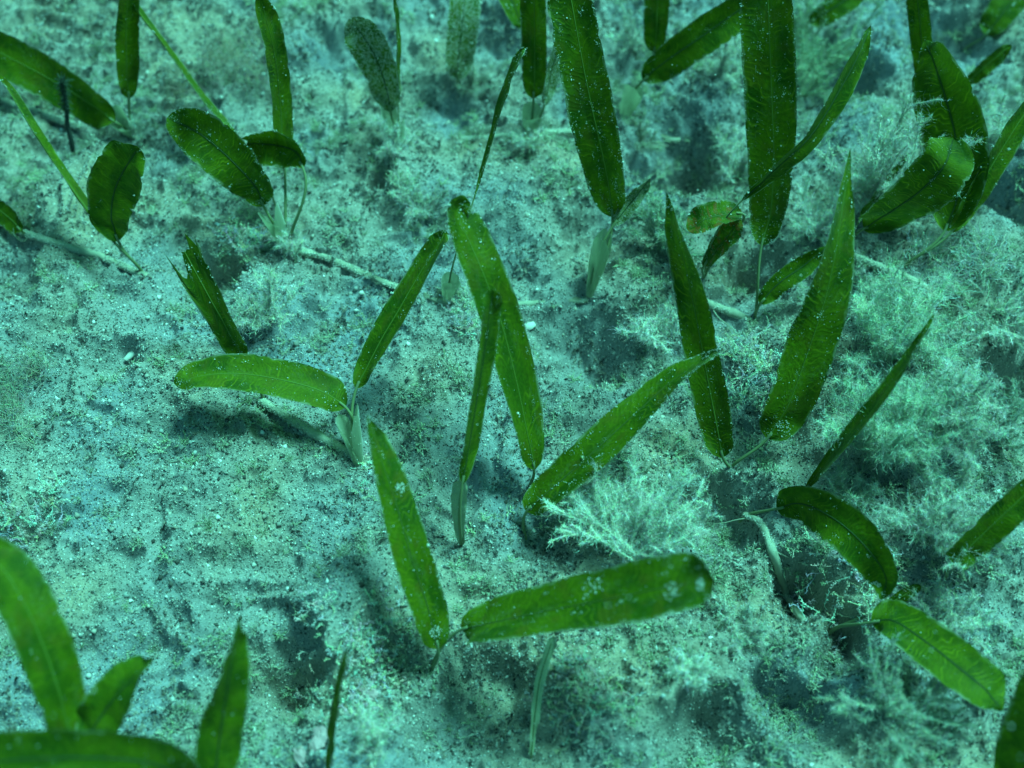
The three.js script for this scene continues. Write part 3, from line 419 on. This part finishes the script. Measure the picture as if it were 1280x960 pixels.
// ---------- algae tufts ----------
const M_ALGA = new THREE.MeshStandardMaterial({ vertexColors: true, color: 0xffffff, roughness: 1 }); M_ALGA.name = 'silted_filamentous_alga';
function tuft(label, bp, r, h, style, o = {}) {
  const R = rng(bp[0] * 13 + bp[1]), base = ground(...bp), g = thing('algae_tuft', label, 'algae', base, 'silt covered algae tufts on the seabed'), rad = pxToM(r, base), hgt = h / 1000, fn = o.fine ?? 1, tint = o.tint ?? [0.46, 0.47, 0.39], n = o.n ?? 12, den = o.den ?? 1;
  const rv = s => V(R() - 0.5, R() - 0.5, R() - 0.5).multiplyScalar(s * 2);
  for (let f = 0; f < n; f++) {
    const a = new Acc(), b = 0.75 + 0.5 * R(), c = tint.map(q => q * b);
    if (style === 'feather') {
      const az = o.fan ? lerp(o.fan[0], o.fan[1], (f + R() * 0.7) / n) * Math.PI / 180 : R() * 6.28, out = o.fan ? 0.9 : Math.sqrt(R());
      const tip = V(Math.cos(az) * rad * out, hgt * (1.1 - 0.5 * out) * (0.7 + 0.5 * R()), -Math.sin(az) * rad * out), L = tip.length() * (o.fan ? 0.7 + 0.4 * R() : 1);
      const d = tip.clone().normalize().add(V(0, 0.5, 0)).normalize(), end = tip.clone().normalize(), p = base.clone().add(V((R() - 0.5) * rad * 0.35, -0.0004, (R() - 0.5) * rad * 0.35)), pts = [p.clone()], K = 14;
      for (let k = 0; k < K; k++) { d.lerp(end, 0.2).add(rv(0.16)).normalize(); p.addScaledVector(d, L / K); pts.push(p.clone()); }
      const rope = (q, len, thick) => {             // a thread clogged with silt: thin core, short hairs and crumbs all along
        a.tube(q, t => (0.00011 - 0.00004 * t) * fn, 3, c);
        const m = Math.round(len * 1000 * 13 * den);
        for (let k = 0; k < m; k++) {
          const t = R(), i = Math.min(q.length - 2, Math.floor(t * (q.length - 1))), p1 = q[i].clone().lerp(q[i + 1], t * (q.length - 1) - i), e = q[i + 1].clone().sub(q[i]).normalize().multiplyScalar(0.5).add(rv(0.75)).normalize(), cc = c.map(w => w * (0.75 + 0.5 * R()));
          if (R() < 0.45) a.spike(p1, e, lerp(0.0002, 0.0007, R()) * thick, 0.00005 * fn, cc); for (let z = 0; z < 3; z++) a.hair(p1, e.clone().add(rv(1.1)).normalize(), lerp(0.0002, 0.0009, R()) * (o.fluff ?? 1.1), 0.000032, cc, R);
          if (R() < 0.3) { const d2 = e.clone().add(rv(0.8)).normalize(), q2 = p1.clone(), l2 = lerp(0.0004, 0.0008, R()) * (o.fluff ?? 1.1); for (let z = 0; z < 3; z++) { a.hair(q2, d2, l2 * 1.15, 0.000022, cc, R); q2.addScaledVector(d2, l2); d2.add(rv(0.7)).normalize(); } }
          if (R() < 0.6) a.grit(p1.addScaledVector(e, 0.00065 * R() * thick), lerp(0.04, 0.13, R() * R()) / 1000, R, cc);
        }
      };
      rope(pts, L, 1.1);
      const ns = Math.round((o.side ?? 6) * (0.7 + 0.6 * R()));
      for (let k = 0; k < ns; k++) {
        const i = 2 + Math.floor(R() * (K - 3)), q = pts[i].clone(), e = pts[i + 1].clone().sub(pts[i]).normalize().add(rv(0.6)).normalize(), l = L * lerp(0.2, 0.5, R()) * (1.15 - i / K * 0.6), sp = [q.clone()];
        for (let z = 0; z < 6; z++) { e.add(rv(0.22)).normalize(); q.addScaledVector(e, l / 6); sp.push(q.clone()); }
        rope(sp, l, 0.8);
      }
    } else if (style === 'wisp') {
      const ca = V((R() - 0.5) * 2, 0, (R() - 0.5) * 2).multiplyScalar(rad * 0.75), m = Math.round(80 * den), lean = o.lean ? V(o.lean[0], 0.4, o.lean[1]).normalize() : V(0, 1, 0);
      for (let k = 0; k < m; k++) {
        const x = base.x + ca.x + (R() + R() - 1) * rad * 0.42, z = base.z + ca.z + (R() + R() - 1) * rad * 0.42, p = V(x, H(x, z) + hgt * 0.35 * R() * R(), z), d = lean.clone().add(rv(1.1)).normalize(), pts = [p.clone()], K = 9, L = hgt * lerp(0.35, 0.95, R());
        const cc = c.map(w => w * (0.75 + 0.5 * R())); for (let s = 0; s < K; s++) { d.add(rv(0.62)).lerp(lean, 0.08).normalize(); p.addScaledVector(d, L / K); pts.push(p.clone()); if (R() < 0.4) a.crumb(p, lerp(0.03, 0.1, R()) / 1000, R, cc); }
        a.tube(pts, u => 0.000042 - 0.000016 * u, 3, cc);
      }
    } else {                                       // cushion: short bushy stalks crowded on a patch
      const m = Math.round(20 * den), ca = R() * 6.28, cr2 = Math.sqrt(R()) * rad * 0.85;
      for (let k = 0; k < m; k++) {
        const x = base.x + Math.cos(ca) * cr2 + (R() - 0.5) * rad * 0.5, z = base.z + Math.sin(ca) * cr2 + (R() - 0.5) * rad * 0.5, p = V(x, H(x, z) - 0.0002, z), d = V(0, 0.8, 0).add(rv(0.9)).normalize(), pts = [p.clone()], L = hgt * lerp(0.3, 1, R()), K = 7, cc = c.map(w => w * (0.75 + 0.5 * R()));
        for (let s = 0; s < K; s++) { d.add(rv(0.5)).normalize(); p.addScaledVector(d, L / K); pts.push(p.clone()); if (s > 1) for (let z2 = 0; z2 < 3; z2++) { const e = d.clone().add(rv(1.1)).normalize(); a.spike(p, e, lerp(0.0002, 0.0008, R()), 0.00004, cc); if (R() < 0.55) a.crumb(p.clone().addScaledVector(e, 0.0003), lerp(0.05, 0.16, R()) / 1000, R, cc); } }
        a.tube(pts, 0.000045, 3, cc);
      }
    }
    part('frond', a.geo(base), M_ALGA, g);
  }
}
const pale = [0.62, 0.62, 0.54], grn = [0.42, 0.5, 0.34], brn = [0.4, 0.36, 0.28], wht = [0.76, 0.76, 0.68];
tuft('pale fan of feathery algae between the V leaves and the leaning leaf', [785, 690], 104, 12, 'feather', { fan: [5, 170], n: 30, den: 1.15, side: 7, tint: [0.68, 0.7, 0.6] });
tuft('pale upright plume of algae behind the bean shaped leaf', [1090, 262], 78, 24, 'feather', { n: 26, tint: pale, fluff: 1.2 });
tuft('greenish bushy algae beside the very long upright leaf', [1005, 110], 100, 20, 'feather', { n: 22, tint: grn, den: 0.9, fluff: 1.3 });
tuft('branched whitish algae over a dark hollow', [818, 425], 56, 7, 'feather', { n: 13, tint: wht });
tuft('grey green bush of fine algae behind the curled reddish leaf', [838, 310], 62, 10, 'feather', { n: 18, tint: [0.36, 0.42, 0.31], den: 1.2 });
tuft('large cottony cloud of pale green algae beside the tapering leaves', [1105, 565], 96, 16, 'feather', { n: 36, fluff: 1.5, den: 1.1, fine: 0.8, tint: [0.54, 0.62, 0.48] });
tuft('tall soft plume of pale green algae behind the thin blade on edge', [1115, 445], 82, 15, 'feather', { n: 30, fluff: 1.5, den: 1.1, fine: 0.8, tint: [0.57, 0.64, 0.5] });
tuft('cottony whitish algae around the ribbed squared strip', [1175, 660], 92, 12, 'feather', { n: 27, fluff: 1.3, den: 1.1, fine: 0.8, tint: pale });
tuft('whitish plume between the thin blade and the stringy algae', [1190, 540], 74, 13, 'feather', { n: 22, fluff: 1.3, den: 1.1, fine: 0.8, tint: pale });
tuft('small silty fringe round the foot of the speckled oval leaf', [494, 192], 26, 9, 'feather', { n: 8, tint: pale, fluff: 1.3, fine: 0.8 });
tuft('small silty fringe by the broad flat leaf and dark stalk', [172, 172], 22, 6, 'feather', { n: 6, tint: pale, fluff: 1.2, fine: 0.8 });
tuft('small silty fringe at the foot of the swollen pale sheath', [366, 318], 28, 7, 'feather', { n: 7, tint: pale, fluff: 1.3, fine: 0.8 });
tuft('wispy fringe round the smooth upright leaf at the rear', [658, 178], 28, 6, 'feather', { n: 7, tint: pale, fluff: 1.3, fine: 0.8 });
tuft('hazy soft algae beyond the whitish plume', [1250, 545], 66, 11, 'feather', { n: 13, tint: [0.5, 0.54, 0.44], fluff: 1.5, fine: 0.8 });
tuft('short soft algae in front of the cottony cloud', [1060, 625], 46, 6, 'feather', { n: 11, tint: [0.5, 0.55, 0.44], fluff: 1.4, fine: 0.8 });
tuft('low silty fringe below the banana shaped leaf', [470, 600], 32, 3, 'cushion', { n: 7, tint: pale });
tuft('silty fringe under the long arching leaf', [590, 400], 36, 4, 'cushion', { n: 9, tint: pale });
tuft('stringy tangled algae beside a dark hollow', [1235, 410], 80, 8, 'feather', { n: 15, tint: pale, side: 3 });
tuft('soft silted algae standing by the torn frayed leaf', [335, 395], 58, 9, 'feather', { n: 14, tint: pale, fluff: 1.4, fine: 0.8 });
tuft('large silty cushion with a ragged overhanging edge', [430, 800], 84, 3.5, 'cushion', { n: 20, tint: pale, den: 1.1 });
tuft('white little tuft of algae standing in dark sand', [862, 850], 32, 6, 'feather', { n: 10, tint: wht });
tuft('loose pale algae near the rounded tip of the broad leaf', [930, 790], 46, 6, 'feather', { n: 11, tint: pale });
tuft('whitish cushion behind the curved drooping leaf', [1065, 715], 68, 4.5, 'cushion', { n: 15, tint: wht });
tuft('silted algae clump by a small dark hollow', [520, 265], 46, 7, 'feather', { n: 12, tint: pale, fluff: 1.3, fine: 0.8 });
tuft('brownish soft algae on the far sand mound', [285, 75], 70, 6, 'wisp', { n: 9, tint: brn });
tuft('pale algae tuft beside the slanting leaf', [905, 95], 44, 10, 'feather', { n: 11, tint: pale });
tuft('ragged pale algae left of the very long upright leaf', [915, 225], 46, 11, 'feather', { n: 12, tint: pale });
tuft('ragged whitish algae right of the very long upright leaf', [1020, 290], 56, 11, 'feather', { n: 13, tint: wht });
tuft('pale cushion under the small pointed leaf', [905, 440], 50, 5, 'cushion', { n: 12, tint: pale });
tuft('whitish cushion between the two tapering leaves', [955, 480], 46, 5, 'cushion', { n: 14, tint: wht });
tuft('wispy algae in the shade below the wavy drooping leaf', [1110, 900], 95, 9, 'feather', { n: 18, fine: 0.8, tint: [0.46, 0.5, 0.4] });
tuft('dull cushion under the broad horizontal leaf', [730, 870], 62, 4, 'cushion', { n: 16, tint: [0.4, 0.41, 0.33] });
tuft('tangled pale algae beside the thin green blade', [465, 925], 48, 6, 'feather', { n: 10, tint: pale });
tuft('soft dusty algae at the bare sand edge', [35, 505], 58, 5, 'wisp', { n: 9, tint: [0.42, 0.43, 0.34] });
tuft('pale algae between two slanting stalks at the rear', [790, 60], 40, 9, 'feather', { n: 9, tint: pale });
tuft('tall loose algae beyond the slanting strip', [1240, 190], 66, 14, 'feather', { n: 16, tint: pale, fluff: 1.3 });
tuft('fine pale threads along the whitish rhizome', [1195, 345], 52, 6, 'wisp', { n: 9, tint: wht });
tuft('small soft clump on the sand by the smooth broad leaf', [40, 645], 46, 4, 'cushion', { n: 10, tint: pale });
tuft('cottony clump right of the little green stub', [1185, 780], 60, 8, 'feather', { n: 13, fine: 0.8, tint: pale });
tuft('short ragged algae hiding the foot of the crusted leaf', [590, 110], 40, 6, 'feather', { n: 9, tint: [0.42, 0.43, 0.35] });
tuft('thin crest of algae behind the frayed leaf top', [300, 300], 34, 4, 'cushion', { n: 8, tint: pale });
tuft('grey algae fringe along the upper hollow', [800, 180], 40, 6, 'feather', { n: 8, tint: [0.36, 0.38, 0.3] });

// ---------- stalk, shell chips, rubble, drifting specks ----------
{
  const base = ground(90, 190), g = thing('fuzzy_stalk', 'short dark fuzzy stalk standing upright from the sand', 'stalk', base), R = rng(4), a = new Acc(), pts = [];
  const top = at(78, 100, base.y + 0.014); for (let k = 0; k <= 12; k++) { const p = base.clone().lerp(top, k / 12); p.x += 0.0002 * Math.sin(k); pts.push(p); } pts[0].y -= 0.001;
  const dm = new THREE.MeshStandardMaterial({ color: new THREE.Color().setRGB(0.03, 0.045, 0.04), roughness: 0.9 });
  a.tube(pts, t => 0.00045 * (1.1 - 0.35 * t), 8); part('stem', a.geo(base), dm, g);
  const f = new Acc(); for (let k = 0; k < 420; k++) { const t = 0.55 + 0.45 * R(), p = base.clone().lerp(top, t), d = V(R() - 0.5, R() * 0.8 - 0.1, R() - 0.5).normalize(), l = lerp(0.0006, 0.0022, R() * t), q = p.clone().addScaledVector(d, l * 0.5), q2 = q.clone().addScaledVector(d.add(V(R() - 0.5, R() - 0.3, R() - 0.5)).normalize(), l * 0.5); f.tube([p, q, q2], 0.00004, 3); }
  part('fuzz', f.geo(base), new THREE.MeshStandardMaterial({ color: new THREE.Color().setRGB(0.06, 0.1, 0.07), roughness: 1 }), g);
}
const M_SHELL = new THREE.MeshStandardMaterial({ color: new THREE.Color().setRGB(0.6, 0.59, 0.54), roughness: 0.7 }); M_SHELL.name = 'bleached_shell';
const M_PINK = new THREE.MeshStandardMaterial({ map: dataTex(64, 64, (u, v) => { const q = fbm(u * 7, v * 7, 4, 3); return [lerp(0.3, 0.62, q), lerp(0.18, 0.42, q), lerp(0.2, 0.42, q)]; }, true), roughness: 0.8 });
function chip(name, label, cat, px, py, size, outline, mat, lift = 0.2, group) {
  const base = ground(px, py), R = rng(px + py), a = new Acc(), t = 0.00016, n = outline.length, s = pxToM(size, base), tilt = (R() - 0.5) * 0.5, tz = 0.35;
  const P = (x, z, y) => { const q = V(x * s, y + 0.12 * s * (1 - x * x - z * z), z * s).applyEuler(new THREE.Euler(tz, R() * 0, tilt)); return q.add(base).add(V(0, lift / 1000 + 0.0003, 0)); };
  const top = [], bot = []; for (const [x, z] of outline) { top.push(a.vert(...P(x, z, t).toArray(), x, z)); bot.push(a.vert(...P(x * 0.96, z * 0.96, -t).toArray(), x, z)); }
  const ct = a.vert(...P(0, 0, t * 1.3).toArray(), 0.5, 0.5), cb = a.vert(...P(0, 0, -t).toArray(), 0.5, 0.5);
  for (let k = 0; k < n; k++) { const q = (k + 1) % n; a.i.push(ct, top[q], top[k], cb, bot[k], bot[q], top[k], top[q], bot[q], top[k], bot[q], bot[k]); }
  const m = part(numbered(name), a.geo(base), mat, scene); m.position.copy(base); m.userData = { label, category: cat }; if (group) m.userData.group = group;
}
chip('shell_chip', 'white triangular shell chip beside the arching leaf', 'shell', 663, 410, 8, [[-0.9, 0.3], [-0.5, -0.5], [0.5, -0.7], [0.9, -0.1], [0.3, 0.5], [-0.2, 0.7]], M_SHELL, 0.3);
chip('shell_chip', 'white shell splinter by a dark pit in the pale sand', 'shell', 165, 447, 9, [[-0.9, 0.5], [-0.3, -0.3], [0.6, -0.8], [0.8, -0.4], [0.1, 0.4], [-0.5, 0.8]], M_SHELL, 0.4);
chip('shell_chip', 'greyish shell chip on the sand right of the swollen pale sheath', 'shell', 452, 368, 4, [[-0.8, 0.2], [-0.3, -0.6], [0.6, -0.6], [0.9, 0.3], [0.1, 0.8]], M_SHELL, 0.2);
chip('shell_chip', 'tiny white shell bit on the sand beside the four smooth broad leaves', 'shell', 112, 846, 4, [[-0.8, 0.2], [-0.3, -0.7], [0.6, -0.6], [0.9, 0.3], [0.1, 0.8]], M_SHELL, 0.2);
chip('shell_chip', 'tiny white shell bit on open sand behind the slender dusty leaf', 'shell', 277, 124, 3, [[-0.8, 0.2], [-0.3, -0.7], [0.6, -0.6], [0.9, 0.3], [0.1, 0.8]], M_SHELL, 0.2);
function rubble(label, px, py, size, mat, k0) {
  const base = ground(px, py), g = new THREE.IcosahedronGeometry(1, 3), p = g.attributes.position, s = pxToM(size, base);
  for (let k = 0; k < p.count; k++) { const x = p.getX(k), y = p.getY(k), z = p.getZ(k), q = s * (0.2 + 1.5 * fbm(x * 2.1 + k0 + z, y * 2.1 + z * 1.7, k0, 4)); p.setXYZ(k, x * q * 1.9, y * q * 0.7, z * q); }
  g.deleteAttribute('normal'); g.computeVertexNormals(); const m = part(numbered('coral_rubble'), g, mat, scene); m.position.copy(base).add(V(0, s * 0.3, 0)); m.rotation.y = k0; m.userData = { label, category: 'rubble' };
}
rubble('pale rounded rubble pebble below the silty cushion', 377, 947, 7, M_PINK, 2);
rubble('pinkish rubble lump below the silty cushion', 402, 930, 11, M_PINK, 5);
rubble('pinkish small rubble bit beside the tangled pale algae', 462, 868, 7, M_PINK, 9);
{
  const R = rng(99), a = new Acc(); for (let k = 0; k < 170; k++) { const px = R() * W, py = R() * HH, p = at(px, py, lerp(0.012, 0.06, R())); a.crumb(p, lerp(0.08, 0.28, R() * R()) / 1000, R); }
  const m = part('drifting_specks', a.geo(), new THREE.MeshStandardMaterial({ color: new THREE.Color().setRGB(0.55, 0.56, 0.5), roughness: 1 }), scene); m.userData = { kind: 'stuff', label: 'small pale specks drifting in the water', category: 'particles' };
}
renderer.render(scene, camera);
